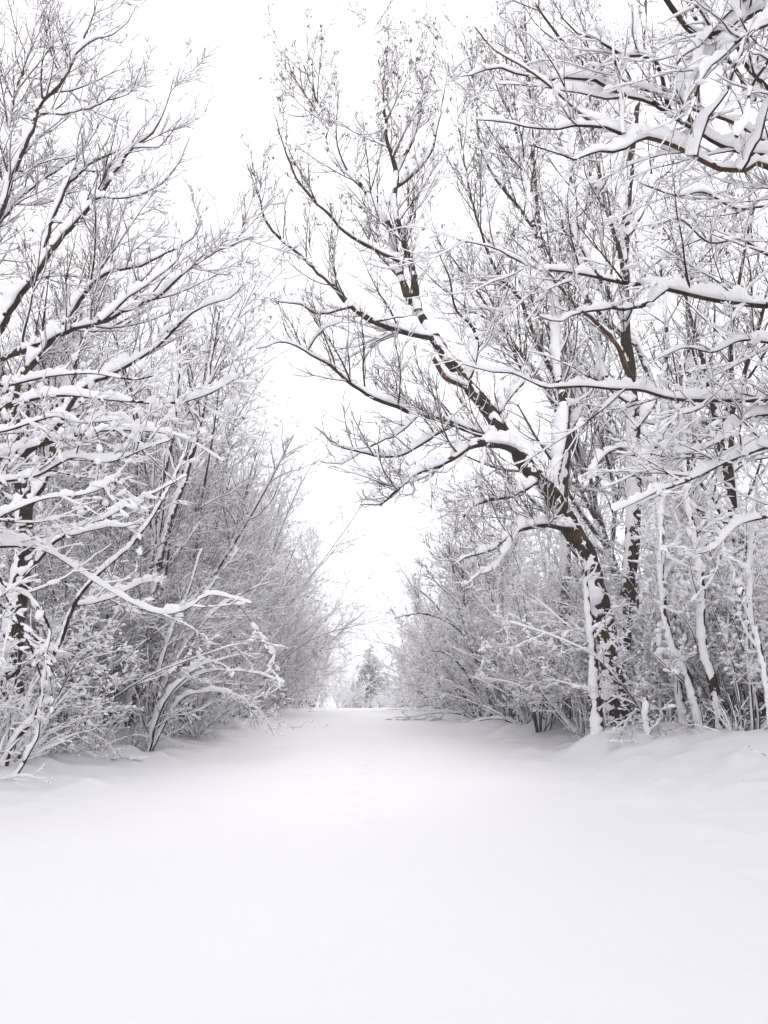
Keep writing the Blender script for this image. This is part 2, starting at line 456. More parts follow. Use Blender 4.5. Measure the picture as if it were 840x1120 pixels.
def gen_slender(seed, H=9, stems=3, dens=1.0, **kw):
    rng = np.random.default_rng(seed)
    az = rng.uniform(0, 2 * PI, stems)
    d = np.stack([np.cos(az) * 0.16, np.sin(az) * 0.16, 1 + 0 * az], 1)
    st = np.stack([np.cos(az), np.sin(az), 0 * az], 1) * 0.14
    P = extend(rng, st, d, H * rng.uniform(0.7, 1.1, stems), 18, 0.06, (0, 0, 0.0))
    u = np.linspace(0, 1, 18)
    R = (0.075 * rng.uniform(0.6, 1.1, stems))[:, None] * (1 - 0.9 * u)[None]
    L1 = sprout(rng, P, R, 2.2 * dens, 0.12, 52, 12, 0.24, 9, 0.10, (0, 0, 0.01), 0.5, 2.8, rk=0.5)
    L2 = sprout(rng, *L1, 3.6 * dens, 0.1, 42, 12, 0.42, 6, 0.12, (0, 0, 0.02), 0.2, 1.1, rk=0.7)
    L3 = sprout(rng, *L2, 6.0 * dens, 0.1, 42, 12, 0.4, 4, 0.12, (0, 0, 0.0), 0.1, 0.35, rk=0.85, rmin=0.0036, taper=0.5)
    return build_tree('slender_tree', (0, 0, 0), [(P, R)], [L1], [L2, L3], rng, S=(8, 5, 3), trunk_gap=0.12, cling=1.3, **kw)

PROTO = {}
PROTO['ash'] = [gen_ash(1, seeds=500), gen_ash(2, H=16, r0=0.17, dens=1.1), gen_ash(3, H=18, lean=0.12, ang=38, seeds=300), gen_ash(4, H=14, r0=0.15, dens=1.15, t0=0.15)]
PROTO['shrub'] = [gen_shrub(11, snow=1.0, cling=0.8, clump=1.5, clump_size=0.022, hi=False), gen_shrub(12, H=5, stems=18, spread=45, droop=-0.05, snow=0.9, cling=0.7, clump=1.0, clump_size=0.024, hi=False),
                  gen_shrub(13, H=7, stems=11, spread=28, snow=0.75, cling=0.5, clump=0.4, clump_size=0.022, hi=False)]
PROTO['dusky'] = [gen_shrub(15, H=6.5, stems=16, spread=30, dens=1.1, snow=0.75, cling=0.7, clump=0.6, clump_size=0.022, hi=False),
                  gen_shrub(16, H=7.5, stems=13, spread=36, dens=1.15, droop=-0.045, snow=0.85, cling=0.7, clump=0.8, clump_size=0.022, hi=False)]
PROTO['hedge'] = [gen_shrub(17, H=12, stems=15, spread=17, dens=0.9, droop=0.015, r=0.055, snow=0.85, cling=0.8, clump=0.7, clump_size=0.025, hi=False),
                  gen_shrub(18, H=12, stems=12, spread=21, dens=0.9, droop=0.02, r=0.055, snow=0.95, cling=0.9, clump=0.9, clump_size=0.025, hi=False)]
PROTO['heavy'] = [gen_shrub(21, H=5.5, stems=12, spread=40, snow=1.7, clump=6, clump_size=0.042, hi=False, droop=-0.05),
                  gen_shrub(22, H=6.5, stems=10, spread=34, snow=1.65, clump=5.5, clump_size=0.04, hi=False, droop=-0.03)]
PROTO['bush'] = [gen_shrub(31, H=1.7, stems=16, spread=55, r=0.012, snow=1.3, clump=4, clump_size=0.022, dens=1.3, droop=-0.05, hi=False, name='low_bush'),
                 gen_shrub(32, H=1.3, stems=14, spread=60, r=0.010, snow=1.4, clump=5, clump_size=0.022, dens=1.4, droop=-0.06, hi=False, name='low_bush')]
PROTO['slender'] = [gen_slender(41, snow=1.1, clump=1.0, clump_size=0.026, hi=False), gen_slender(42, H=11, stems=2, snow=1.0, clump=.8, clump_size=0.026, hi=False), gen_slender(43, H=8, stems=4, snow=1.3, clump=2, clump_size=0.03, hi=False)]
def mesh_top(p):
    return max(float(np.max(np.array([v.co.z for v in c.data.vertices]))) for c in p.children if len(c.data.vertices))
HT = {k: [mesh_top(p) for p in ps] for k, ps in PROTO.items()}
_all_protos = [p for v in PROTO.values() for p in v]

# ------------------------------------------------------------------ traced (near) trees
def tr(pts, d0, d1, r0, r1, K=None, pw=1.0):
    """a limb traced at photo pixels, running from depth d0 to d1"""
    n = len(pts)
    s = np.concatenate([[0], np.cumsum([math.dist(pts[i], pts[i + 1]) for i in range(n - 1)])]); s = s / s[-1]
    W = [at(p[0], p[1], d0 + (d1 - d0) * float(u)) for p, u in zip(pts, s)]
    L = sum(np.linalg.norm(W[i + 1] - W[i]) for i in range(n - 1))
    K = K or int(max(10, min(60, L * 5)))
    P = resample(W, K)
    u = np.linspace(0, 1, K)
    R = r0 + (r1 - r0) * u ** pw
    rng = np.random.default_rng(int(abs(pts[0][0] * 31 + pts[0][1] * 7 + pts[-1][0])))
    P[1:-1] += rng.normal(0, 0.012, (K - 2, 3))
    R = R * (1 + rng.normal(0, 0.05, K))
    return P[None], R[None]

def dress(rng, limbs, rt=0.004, dens=1.0, trop=0.09, L2max=2.2, upb=0.6, t0=0.08, a=1.0, b=1.0, c=1.0):
    """side branches and twigs for a list of traced limbs"""
    A = []; B = []; C = []
    for P, R in limbs:
        l2 = sprout(rng, P, R, 1.5 * dens * a, t0, 42, 11, 0.38, 12, 0.07, (0, 0, trop * 0.8), 0.35, L2max, rk=0.55, upb=upb, nmin=2)
        A.append(l2)
        l3 = sprout(rng, *l2, 2.5 * dens * b, 0.12, 36, 10, 0.60, 9, 0.065, (0, 0, trop * .8), 0.3, 1.6, rk=0.65, upb=0.3, rmin=rt * 1.15)
        l3b = sprout(rng, P, R, 1.3 * dens * b, t0, 46, 12, 0.08, 9, 0.065, (0, 0, trop), 0.2, 0.9, rk=0.3, upb=0.5, rmin=rt * 1.15)
        B += [l3, l3b]
        for q in (l3, l3b, l2): C.append(sprout(rng, *q, 2.1 * dens * c, 0.12, 38, 10, 0.42, 5, 0.07, (0, 0, trop * 0.8), 0.10, 0.55, rk=0.8, rmin=rt, taper=0.5))
    cat = lambda l: (np.concatenate([q[0] for q in l]), np.concatenate([q[1] for q in l]))
    return cat(A), cat(B), cat(C)

def hero(name, base_px, d, trunk, limbs, seed, label, dress_kw=None, warm=(), base=None, group=None, cat='tree', **kw):
    rng = np.random.default_rng(seed)
    b = on_ground(base_px, d) if base is None else np.asarray(base, float)
    dk = dict(dress_kw or {}); dk.setdefault('rt', float(np.clip(0.00036 * d, 0.003, 0.0076)) if d else 0.0036)
    A, B, C = dress(rng, limbs + [(P[:, len(P[0]) * 2 // 3:], R[:, len(P[0]) * 2 // 3:]) for P, R in trunk], **dk)
    root = build_tree(name, b, trunk, limbs, [A, B, C], rng, limb_parts=True, warm=warm, S=(14, 9, 4), hi=True, **kw)
    tag(root, label, cat, group)
    return root

def from_base(px, d, pts, d1, r0, r1, **k):
    """trunk starting in the ground below pixel column px"""
    b = on_ground(px, d, 0.15)
    v = b - EYE; yy = (v @ UP) / (v @ FW); xx = (v @ RT) / (v @ FW)
    p0 = (CX + xx * F_PX, CY - yy * F_PX)
    return tr([p0] + pts, d, d1, r0, r1, **k)

# --- big leaning ash in the middle right
D = 20
trk = from_base(672, D, [(668, 720), (655, 665), (643, 612), (621, 572), (601, 537), (579, 514), (561, 487), (540, 458), (512, 420), (490, 392), (475, 369)], D, 0.31, 0.15)
A_limbs = [
    tr([(475, 369), (460, 367), (437, 360), (410, 352), (385, 335), (363, 311), (345, 295), (325, 275), (305, 260), (290, 240), (283, 215), (274, 190)], D, D - 1.5, 0.11, 0.014),
    tr([(475, 369), (456, 337), (443, 315), (434, 285), (429, 255), (411, 225), (394, 202), (377, 187), (359, 165), (346, 112), (336, 82), (330, 62)], D, D + 1.5, 0.13, 0.012),
    tr([(458, 340), (452, 300), (441, 262), (432, 225), (434, 187), (424, 157), (421, 127), (415, 75), (409, 30)], D, D - 0.5, 0.11, 0.012),
    tr([(436, 285), (419, 277), (395, 265), (375, 252), (357, 232), (340, 215), (322, 190), (307, 150), (300, 125)], D, D - 2, 0.07, 0.010),
    tr([(434, 204), (452, 191), (471, 165), (482, 120), (490, 75)], D, D - 1, 0.06, 0.010),
    tr([(434, 190), (441, 176), (454, 146), (464, 105), (462, 50)], D, D + 1, 0.055, 0.010),
    tr([(562, 487), (531, 476), (510, 469), (489, 460), (460, 453), (431, 444), (406, 433), (381, 417), (360, 399), (335, 385), (310, 374), (281, 381)], D, D - 2.5, 0.13, 0.012),
    tr([(496, 464), (478, 474), (453, 490), (431, 499), (403, 497), (367, 485), (344, 467)], D - .9, D - 3, 0.07, 0.010),
    tr([(456, 455), (435, 474), (403, 489), (378, 506), (353, 506)], D - 1.2, D - 2, 0.045, 0.009),
    tr([(572, 500), (555, 489), (531, 485), (510, 490), (492, 503), (471, 513), (449, 522), (431, 539), (417, 551), (394, 552)], D, D - 3.5, 0.12, 0.012),
    tr([(531, 486), (528, 510), (524, 528), (512, 540)], D - 1, D - 1.5, 0.04, 0.010),
    tr([(512, 424), (489, 414), (480, 402), (474, 392)], D, D - .8, 0.08, 0.055),
    tr([(625, 578), (594, 574), (572, 578), (551, 589), (535, 602), (512, 608), (496, 618)], D - .2, D - 3, 0.10, 0.010),
    tr([(566, 580), (556, 600), (540, 622), (522, 630), (505, 642)], D - 1.5, D - 3, 0.035, 0.008),
    tr([(590, 525), (560, 542), (530, 548), (510, 560), (499, 592)], D, D - 2, 0.07, 0.010),
    tr([(540, 458), (560, 430), (575, 408), (560, 380), (545, 345), (520, 330), (515, 290)], D, D + 1.5, 0.08, 0.010),
    tr([(510, 418), (520, 395), (521, 365), (500, 340), (490, 300), (474, 265)], D, D - 1, 0.06, 0.010),
    tr([(601, 535), (612, 500), (617, 450), (610, 400), (609, 340), (600, 300), (585, 250), (575, 190), (560, 120), (552, 40)], D, D + 2, 0.13, 0.012),
    tr([(410, 352), (430, 348), (455, 345)], D - 1, D, 0.03, 0.012),
    tr([(385, 335), (350, 343), (325, 332), (305, 330)], D - 1, D - 2.5, 0.05, 0.01),
    tr([(335, 385), (355, 360), (375, 352)], D - 2, D - 3, 0.025, 0.01),
]
hero('leaning_ash_tree', 672, D, [trk], A_limbs, 5, 'large bare tree with dark trunk leaning left over the path, broken orange stub',
     dict(dens=1.5, trop=0.11, L2max=2.6, upb=1.1, a=1.6, b=1.25, c=0.85), warm=(11,), seeds=900, trunk_gap=0.55, snow=1.3, clump=0.08, clump_size=0.03)

# --- straight tree right behind it
D = 21.5
trk = from_base(684, D, [(680, 720), (686, 660), (691, 600), (694, 540), (694, 480), (689, 410), (683, 340), (684, 258), (687, 214), (692, 160), (700, 90), (705, 20), (706, -60)], D + 1, 0.25, 0.03)
B_limbs = [
    tr([(690, 412), (681, 393), (676, 379), (661, 361), (644, 345), (622, 325), (604, 303), (585, 285), (560, 260)], D, D - 3, 0.085, 0.012),
    tr([(692, 500), (680, 490), (660, 498), (645, 520), (640, 535)], D, D - 2, 0.08, 0.03),
    tr([(694, 520), (720, 480), (745, 430), (760, 380), (775, 320), (790, 250), (800, 180)], D, D + 2, 0.12, 0.014),
    tr([(690, 440), (665, 420), (655, 380), (640, 320), (630, 260), (625, 200), (622, 120), (610, 40)], D, D + 1, 0.09, 0.012),
    tr([(684, 300), (672, 257), (660, 214), (650, 160), (645, 100), (640, 20)], D, D - 1, 0.07, 0.012),
    tr([(686, 258), (700, 235), (715, 200), (735, 180), (742, 120), (750, 40)], D, D + 1, 0.06, 0.012),
    tr([(694, 470), (715, 440), (728, 400), (728, 340), (722, 270), (735, 200)], D, D - 1, 0.07, 0.012),
    tr([(685, 350), (705, 300), (730, 280), (765, 262), (800, 258)], D, D - 2, 0.06, 0.012),
    tr([(640, 320), (612, 300), (590, 250), (583, 200)], D + .5, D, 0.04, 0.01),
]
hero('straight_ash_tree', 684, D, [trk], B_limbs, 6, 'upright dark-trunked tree just right of the leaning one, with orange broken limbs',
     dict(dens=1.2, trop=0.09, L2max=2.6, upb=0.8, a=1.2), warm=(0, 1), seeds=500, trunk_gap=0.65, snow=1.35, clump=0.15, clump_size=0.035)

# --- third ash, behind, filling the top right
D = 24
trk = from_base(617, D + 2, [(617, 700), (619, 620), (616, 540), (620, 470), (608, 400), (606, 330), (590, 260), (585, 200), (580, 120), (575, 40), (570, -40)], D + 2, 0.2, 0.03)
C_limbs = [
    tr([(610, 420), (590, 380), (570, 330), (545, 300), (525, 250), (510, 190), (500, 120), (495, 60)], D + 2, D, 0.08, 0.012),
    tr([(606, 340), (625, 300), (640, 240), (650, 170), (668, 100), (675, 20)], D + 2, D + 3, 0.08, 0.012),
    tr([(592, 265), (570, 230), (545, 200), (525, 160), (520, 100), (505, 30)], D + 2, D + 1, 0.06, 0.012),
    tr([(618, 480), (640, 440), (655, 400), (660, 330), (665, 260)], D + 2, D + 3, 0.08, 0.012),
    tr([(585, 200), (600, 150), (610, 90), (620, 20)], D + 2, D + 2, 0.05, 0.012),
]
hero('background_ash_tree', 617, D + 2, [trk], C_limbs, 7, 'upright bare tree seen through the leaning tree, brown seed bunches at its top',
     dict(dens=1.3, trop=0.09, L2max=2.6, upb=0.8, a=1.2), seeds=800, snow=1.1)

# --- near tree off the right edge, its long limbs reach into the top right corner
D = 8.5
RB = on_ground(1150, 9.5)
tx = RB[0]
trkP = resample([RB, RB + [0.05, 0, 1.5], RB + [-0.1, 0.05, 3.2], RB + [-0.2, 0, 5.0], RB + [-0.15, 0.1, 7.2], RB + [0.1, 0.2, 9.5], RB + [0.2, 0.3, 12]], 30)[None]
trkR = np.linspace(0.24, 0.05, 30)[None]
def off(pts, z, d0, d1, r0, r1):
    """limb from the off-frame trunk at height z to the traced pixels"""
    start = RB + np.array([-0.15, 0, z])
    W = [start]
    n = len(pts)
    for i, p in enumerate(pts):
        W.append(at(p[0], p[1], d0 + (d1 - d0) * i / (n - 1)))
    P = resample(W, 46); u = np.linspace(0, 1, 46)
    return P[None], (r0 + (r1 - r0) * u ** 0.8)[None]
R_limbs = [
    off([(860, 196), (811, 186), (786, 184), (761, 171), (733, 157), (708, 150), (683, 146), (654, 136), (636, 125), (604, 96), (576, 75), (540, 54), (520, 30)], 4.9, 8.8, 8.0, 0.09, 0.008),
    off([(870, 190), (822, 168), (790, 159), (761, 141), (733, 125), (711, 111), (683, 104), (658, 89), (636, 68), (619, 50), (597, 21), (583, 0), (575, -25)], 5.4, 9, 9.2, 0.085, 0.009),
    off([(870, 170), (833, 154), (811, 139), (790, 129), (754, 118), (729, 104), (697, 96), (670, 80), (655, 66)], 5.6, 9.4, 8.6, 0.07, 0.008),
    off([(870, -5), (840, 7), (804, 25), (769, 39), (751, 29), (729, 0), (715, -25)], 7.0, 8.5, 8, 0.09, 0.03),
    off([(880, 60), (850, 50), (822, 114), (811, 86), (790, 57), (760, 20), (745, -20)], 6.0, 9.5, 9, 0.07, 0.02),
    tr([(683, 104), (665, 95), (644, 86), (611, 86), (586, 84), (561, 79), (535, 75), (498, 84)], 8.9, 8.1, 0.026, 0.006),
    tr([(679, 106), (651, 107), (611, 97), (576, 93), (545, 92)], 8.9, 9.3, 0.022, 0.006),
    tr([(680, 146), (650, 137), (633, 136), (604, 141), (572, 137), (540, 132), (521, 131)], 8.3, 8.0, 0.024, 0.006),
    tr([(708, 150), (683, 162), (647, 168), (626, 175), (600, 164), (578, 158)], 8.4, 7.7, 0.026, 0.006),
    tr([(733, 125), (719, 68), (683, 61), (658, 48), (636, 39), (615, 21), (606, 2)], 8.9, 8.2, 0.03, 0.006),
    tr([(761, 141), (745, 110), (760, 80), (790, 55), (830, 30), (860, 5)], 8.6, 8.0, 0.035, 0.02),
    tr([(811, 186), (830, 150), (838, 120), (850, 95)], 8.6, 8.0, 0.03, 0.01),
    tr([(683, 146), (681, 110), (674, 60), (667, 0)], 8.2, 8.0, 0.016, 0.006),
    off([(880, 20), (845, 25), (812, 40), (790, 62), (770, 80), (757, 118), (748, 135)], 6.4, 8.2, 7.8, 0.05, 0.012),
    off([(880, 90), (850, 60), (835, 75), (820, 100), (818, 130), (806, 150)], 6.2, 8.0, 7.6, 0.045, 0.012),
    off([(880, -30), (850, -20), (820, -5), (790, 20), (765, 50), (745, 62), (735, 90)], 7.4, 8.3, 8.0, 0.05, 0.012),
    off([(880, 130), (855, 120), (838, 95), (815, 70), (800, 30), (795, -10)], 6.0, 8.8, 8.6, 0.05, 0.02),
    tr([(769, 39), (765, 70), (752, 100), (750, 130)], 8.2, 8.0, 0.02, 0.008),
    tr([(804, 25), (775, 60), (762, 95), (770, 125)], 8.3, 8.6, 0.022, 0.008),
    tr([(761, 171), (775, 130), (800, 90), (815, 40)], 8.4, 7.8, 0.03, 0.008),
]
hero('overhanging_tree', 0, 0, [(trkP, trkR)], R_limbs, 8, 'near tree reaching thick snow-capped limbs into the top right corner',
     dict(dens=1.45, trop=0.03, L2max=1.3, upb=0.4, t0=0.02), base=RB, warm=(0, 2), snow=1.7, clump=0.9, clump_size=0.03)

# --- second off-frame tree with the long horizontal limbs at mid height
RB2 = on_ground(1000, 13.0)
trkP2 = resample([RB2, RB2 + [0, 0, 2], RB2 + [0.15, 0, 4], RB2 + [0.05, 0, 7], RB2 + [0.1, 0.2, 11]], 26)[None]
RB = RB2
M_limbs = [
    off([(870, 335), (840, 334), (797, 330), (769, 325), (740, 318), (719, 314), (697, 312), (672, 307), (640, 300), (611, 296), (586, 293), (561, 282), (540, 271), (500, 262)], 6.0, 12.8, 11.5, 0.10, 0.010),
    tr([(726, 318), (697, 336), (665, 337), (633, 343), (611, 350), (590, 346)], 12.0, 10.8, 0.045, 0.008),
    off([(870, 437), (840, 437), (804, 437), (769, 437), (733, 435), (701, 426), (672, 425), (640, 422), (611, 423), (594, 423), (561, 408), (540, 407), (505, 398)], 4.8, 12.8, 11.8, 0.09, 0.010),
    off([(880, 475), (840, 487), (811, 498), (786, 508), (761, 521), (740, 530), (719, 537), (697, 548), (670, 560)], 4.0, 12.8, 11, 0.09, 0.012),
    off([(870, 450), (840, 453), (815, 458), (790, 480), (765, 492), (735, 500), (712, 496)], 4.4, 13, 12, 0.07, 0.010),
    off([(880, 380), (845, 375), (810, 372), (780, 385), (750, 380), (720, 392)], 5.5, 13, 12, 0.06, 0.010),
    off([(880, 270), (845, 280), (810, 262), (775, 265), (745, 240), (720, 245)], 6.8, 13, 12, 0.06, 0.010),
    off([(880, 560), (840, 565), (805, 575), (780, 600), (750, 608)], 3.3, 13, 12, 0.06, 0.010),
    off([(880, 230), (840, 225), (805, 228), (770, 210), (740, 214), (700, 200)], 7.3, 13, 12, 0.06, 0.010),
]
hero('spreading_tree', 0, 0, [(trkP2, np.linspace(0.22, 0.04, 26)[None])], M_limbs, 9, 'tree whose long level snow-covered limbs cross the middle right from the edge',
     dict(dens=1.45, trop=0.015, L2max=2.0, upb=0.2), base=RB2, snow=1.5, clump=1.5, clump_size=0.036)

# --- left: big ash whose limbs sweep up to the right
D = 16
trk = from_base(8, D, [(14, 780), (12, 720), (20, 650), (27, 590), (26, 540), (18, 490), (8, 440), (-8, 390), (-20, 330), (-30, 260), (-40, 150)], D, 0.21, 0.09)
L_limbs = [
    tr([(-5, 400), (0, 392), (37, 379), (75, 362), (112, 351), (142, 337), (169, 326), (195, 304), (225, 281), (255, 268), (277, 259)], D, D - 3, 0.085, 0.008),
    tr([(-12, 375), (0, 360), (19, 326), (41, 296), (67, 259), (86, 240), (105, 217), (124, 191), (142, 165), (165, 146), (180, 120), (191, 82)], D, D - 1, 0.10, 0.008),
    tr([(-30, 285), (0, 232), (15, 187), (34, 146), (45, 112), (67, 90), (86, 52), (101, 19), (108, -15)], D, D, 0.09, 0.012),
    tr([(17, 182), (9, 142), (19, 97), (37, 34), (42, -20)], D, D + 1, 0.05, 0.010),
    tr([(41, 296), (60, 235), (80, 195), (112, 172), (150, 161), (175, 160), (199, 128)], D, D - 1, 0.055, 0.008),
    tr([(45, 124), (75, 124), (112, 112), (142, 101), (157, 67)], D, D - 2, 0.03, 0.006),
    tr([(70, 86), (90, 52), (124, 37), (140, 24), (150, 5)], D, D - 1, 0.03, 0.006),
    tr([(12, 455), (22, 416), (49, 382), (86, 330), (112, 300), (157, 289), (180, 277), (210, 262), (221, 240)], D, D - 2, 0.09, 0.008),
    tr([(20, 500), (60, 470), (85, 430), (118, 410), (150, 394), (180, 371), (210, 341), (240, 330), (259, 322), (266, 310)], D, D - 2, 0.08, 0.008),
    tr([(27, 560), (50, 520), (62, 470), (75, 420), (90, 370), (110, 320), (130, 250), (145, 200)], D, D + 2, 0.09, 0.010),
    tr([(-25, 300), (-5, 250), (25, 215), (55, 190), (85, 170), (110, 135), (130, 100)], D, D + 1, 0.05, 0.008),
    tr([(105, 217), (140, 215), (170, 205), (195, 180), (208, 150)], D - .7, D - 2, 0.03, 0.006),
    tr([(112, 351), (150, 318), (190, 290), (200, 262)], D - 2, D - 2.5, 0.03, 0.006),
]
hero('sweeping_ash_tree', 8, D, [trk], L_limbs, 15, 'large bare tree at the left edge with snow-lined limbs sweeping up to the right',
     dict(dens=1.6, trop=0.08, L2max=2.5, upb=0.8, a=1.5, b=1.15, c=.9), snow=1.3, clump=0.1, clump_size=0.03)

# --- left: snow-laden boughs of a nearer tree
D = 10.5
RB = on_ground(-190, 11.5)
H_limbs = [
    off([(-40, 470), (0, 447), (61, 432), (123, 437), (185, 441), (225, 432), (262, 412)], 4.7, 11, 9.6, 0.07, 0.008),
    off([(-40, 520), (0, 500), (50, 485), (100, 472), (150, 470), (200, 478), (245, 505)], 4.2, 11, 9.5, 0.07, 0.008),
    off([(-40, 545), (0, 527), (40, 520), (80, 500), (120, 505), (160, 490), (190, 480)], 3.9, 10.5, 9.0, 0.06, 0.008),
    off([(-30, 480), (10, 470), (60, 455), (90, 462), (140, 458)], 4.5, 10, 9.0, 0.05, 0.008),
    off([(-30, 575), (10, 560), (50, 545), (95, 540), (130, 525)], 3.5, 10, 9.0, 0.05, 0.008),
    off([(-30, 605), (0, 597), (49, 601), (102, 634), (143, 658), (176, 671), (205, 666), (230, 650), (275, 660)], 3.2, 11, 11, 0.06, 0.008),
    off([(-30, 620), (5, 640), (35, 655), (55, 690), (50, 720), (62, 740)], 2.9, 10, 10, 0.05, 0.01),
    off([(-30, 660), (5, 665), (30, 700), (45, 740)], 2.5, 10, 10, 0.04, 0.01),
    off([(-30, 430), (15, 420), (50, 412), (100, 408), (150, 415), (195, 400)], 5.0, 11, 10.0, 0.05, 0.008),
]
hero('snow_laden_tree', 0, 0, [(resample([RB, RB + [0, 0, 2], RB + [0.1, 0, 4], RB + [-.1, 0, 7]], 20)[None], np.linspace(0.16, 0.03, 20)[None])], H_limbs, 16,
     'tree with boughs buried in thick snow pads, left edge at mid height',
     dict(dens=1.8, trop=0.01, L2max=1.05, upb=0.1, c=0.7, b=1.0), base=RB, snow=1.25, clump=4.0, clump_size=0.03, stretch=2.3, leaves=25)

# --- left: leaning sapling at the very front with drooping snowed stems
D = 14
trk = from_base(6, D, [(16, 810), (41, 781), (47, 740), (61, 712), (82, 662), (105, 630), (140, 600), (170, 560), (197, 511), (212, 470)], D + .5, 0.05, 0.012)
S_limbs = [
    from_base(18, D - .2, [(39, 810), (45, 769), (50, 735), (58, 716)], D, 0.03, 0.018),
    tr([(61, 712), (30, 690), (12, 660), (0, 640)], D, D - 1, 0.03, 0.01),
    tr([(82, 662), (120, 655), (150, 640), (180, 632)], D, D - 1, 0.03, 0.008),
    tr([(25, 630), (61, 593), (94, 576), (135, 556), (176, 535), (205, 520)], D + .5, D, 0.05, 0.01),
    tr([(78, 585), (110, 578), (156, 574)], D, D - .6, 0.025, 0.008),
]
hero('leaning_sapling', 2, D, [trk], S_limbs, 17, 'thin crooked sapling at the front left, two snowy stems rising from the path edge',
     dict(dens=1.4, trop=0.0, L2max=1.2, upb=0.1), snow=1.35, clump=1.8, clump_size=0.035)

# --- left: trunk pair
D = 22
for i, (bx, pts, r, lab) in enumerate([
    (135, [(148, 748), (158, 700), (168, 654), (176, 605), (191, 556), (205, 515), (222, 450), (232, 390), (240, 340)], 0.15, 'slim snow-streaked tree leaning right, right one of a close pair in the left thicket'),
    (129, [(140, 740), (152, 690), (164, 630), (170, 572), (176, 535), (190, 470), (196, 400), (200, 330)], 0.13, 'slim snow-streaked tree leaning right, left one of a close pair in the left thicket')]):
    t = from_base(bx, D + i * .6, pts, D + i * .6, r, 0.02)
    lims = [sprout(np.random.default_rng(60 + i), t[0], t[1], 1.0, 0.35, 38, 10, 0.3, 12, 0.08, (0, 0, 0.06), 1.0, 4.0, rk=0.5)]
    lims = [(lims[0][0][k:k + 1], lims[0][1][k:k + 1]) for k in range(len(lims[0][0]))]
    hero('slim_tree', bx, D + i * .6, [t], lims, 61 + i, lab, dict(dens=1.3, trop=0.06, L2max=1.6), snow=1.0, cling=1.3, trunk_gap=0.1, group='pair of slim leaning trees in the left thicket')

# --- right: snow-plastered slender trunks by the bank
D = 17
SL = [
    (785, 17.0, [(782, 750), (773, 723), (768, 687), (767, 643), (762, 600), (755, 560), (750, 500), (752, 440), (745, 380)], 0.10, 'slender curved tree with snow-plastered left side on the right bank'),
    (767, 17.4, [(753, 743), (737, 710), (727, 668), (724, 620), (722, 560), (716, 500), (722, 440)], 0.085, 'slender tree leaning left with snow-coated stem, beside the curved one on the right bank'),
    (748, 18.2, [(742, 747), (737, 720), (736, 680), (742, 620), (738, 560)], 0.09, 'short straight snow-coated tree between its leaning neighbours on the right bank'),
    (709, 17.4, [(707, 785), (706, 762)], 0.06, 'short snow-plastered stump post sticking up from the right bank snow'),
    (652, 18.5, [(651, 745), (649, 710), (644, 670), (640, 630), (630, 600)], 0.14, 'pale snow-plastered tree just left of the two dark trunks'),
    (842, 15.5, [(838, 740), (830, 700), (820, 650), (824, 590), (830, 520)], 0.05, 'snowy slender tree half cut by the right edge'),
]
for i, (bx, d, pts, r, lab) in enumerate(SL):
    stump = 'stump' in lab
    t = from_base(bx, d, pts, d, r, r * 0.8 if stump else 0.02)
    n = 2 if stump else 7
    rg = np.random.default_rng(80 + i)
    q = sprout(rg, t[0], t[1], 1.6 if not stump else 0.3, 0.3, 52, 12, 0.26, 10, 0.09, (0, 0, 0.01), 0.4, 1.8, rk=0.45, nmin=n)
    lims = [(q[0][k:k + 1], q[1][k:k + 1]) for k in range(len(q[0]))]
    hero('tree_stump' if stump else 'slender_tree', bx, d, [t], lims, 90 + i, lab, dict(dens=1.5, trop=0.0, L2max=1.1, upb=0.1), snow=1.4, cling=1.8, trunk_gap=0.15,
         clump=2.2, clump_size=0.038, cat='stump' if stump else 'tree', group=None if stump else 'slender snow-coated trees on the right bank')

# --- right: stems arching left over the path, dark at the base
D = 33
trk = from_base(540, D, [(534, 755), (523, 727), (512, 702), (494, 682), (473, 673), (455, 671), (432, 676)], D - 2, 0.13, 0.015)
lims = [from_base(534, D - .4, [(530, 750), (518, 705), (508, 660), (505, 610), (500, 575)], D - .4, 0.10, 0.015),
        from_base(546, D + .3, [(545, 740), (548, 700), (545, 650), (552, 600), (548, 550)], D + 1, 0.10, 0.015),
        from_base(528, D - .8, [(520, 755), (505, 730), (488, 715), (470, 712)], D - 2, 0.07, 0.012),
        tr([(512, 702), (500, 660), (480, 640), (465, 620)], D - 1, D - 2, 0.05, 0.012),
        tr([(494, 682), (470, 655), (452, 640)], D - 1.5, D - 2, 0.04, 0.012)]
hero('arching_tree', 540, D, [trk], lims, 31, 'dark-footed multi-stem tree arching left over the path before the far end',
     dict(dens=2.2, trop=0.03, L2max=1.8, upb=0.3, rt=0.007), snow=1.1, clump=0.8, clump_size=0.035)

# --- left: hazel-like fan of stems at the path edge
D = 20.5
fan = [([(180, 769), (213, 732), (240, 722), (266, 715)], 0.045), ([(195, 768), (225, 756), (258, 760), (279, 773), (297, 795)], 0.035), ([(172, 750), (185, 700), (205, 650), (222, 600)], 0.045),
       ([(163, 740), (160, 690), (150, 640)], 0.035), ([(178, 755), (205, 705), (240, 665), (285, 640)], 0.045), ([(185, 765), (225, 735), (275, 735), (310, 745)], 0.035),
       ([(150, 760), (130, 720), (105, 690)], 0.03), ([(175, 740), (200, 690), (232, 640), (262, 600)], 0.04)]
lims = [from_base(166 + k % 3 - 1, D + .1 * (k % 4), p, D - 1.2 + .3 * k, r, 0.01) for k, (p, r) in enumerate(fan)]
hero('fan_shrub', 166, D, [], lims, 33, 'shrub with stems fanning out low over the left edge of the path', dict(dens=2.0, trop=0.0, L2max=1.3, upb=0.2, rt=0.005),
     snow=1.2, clump=1.2, clump_size=0.03, cat='shrub')

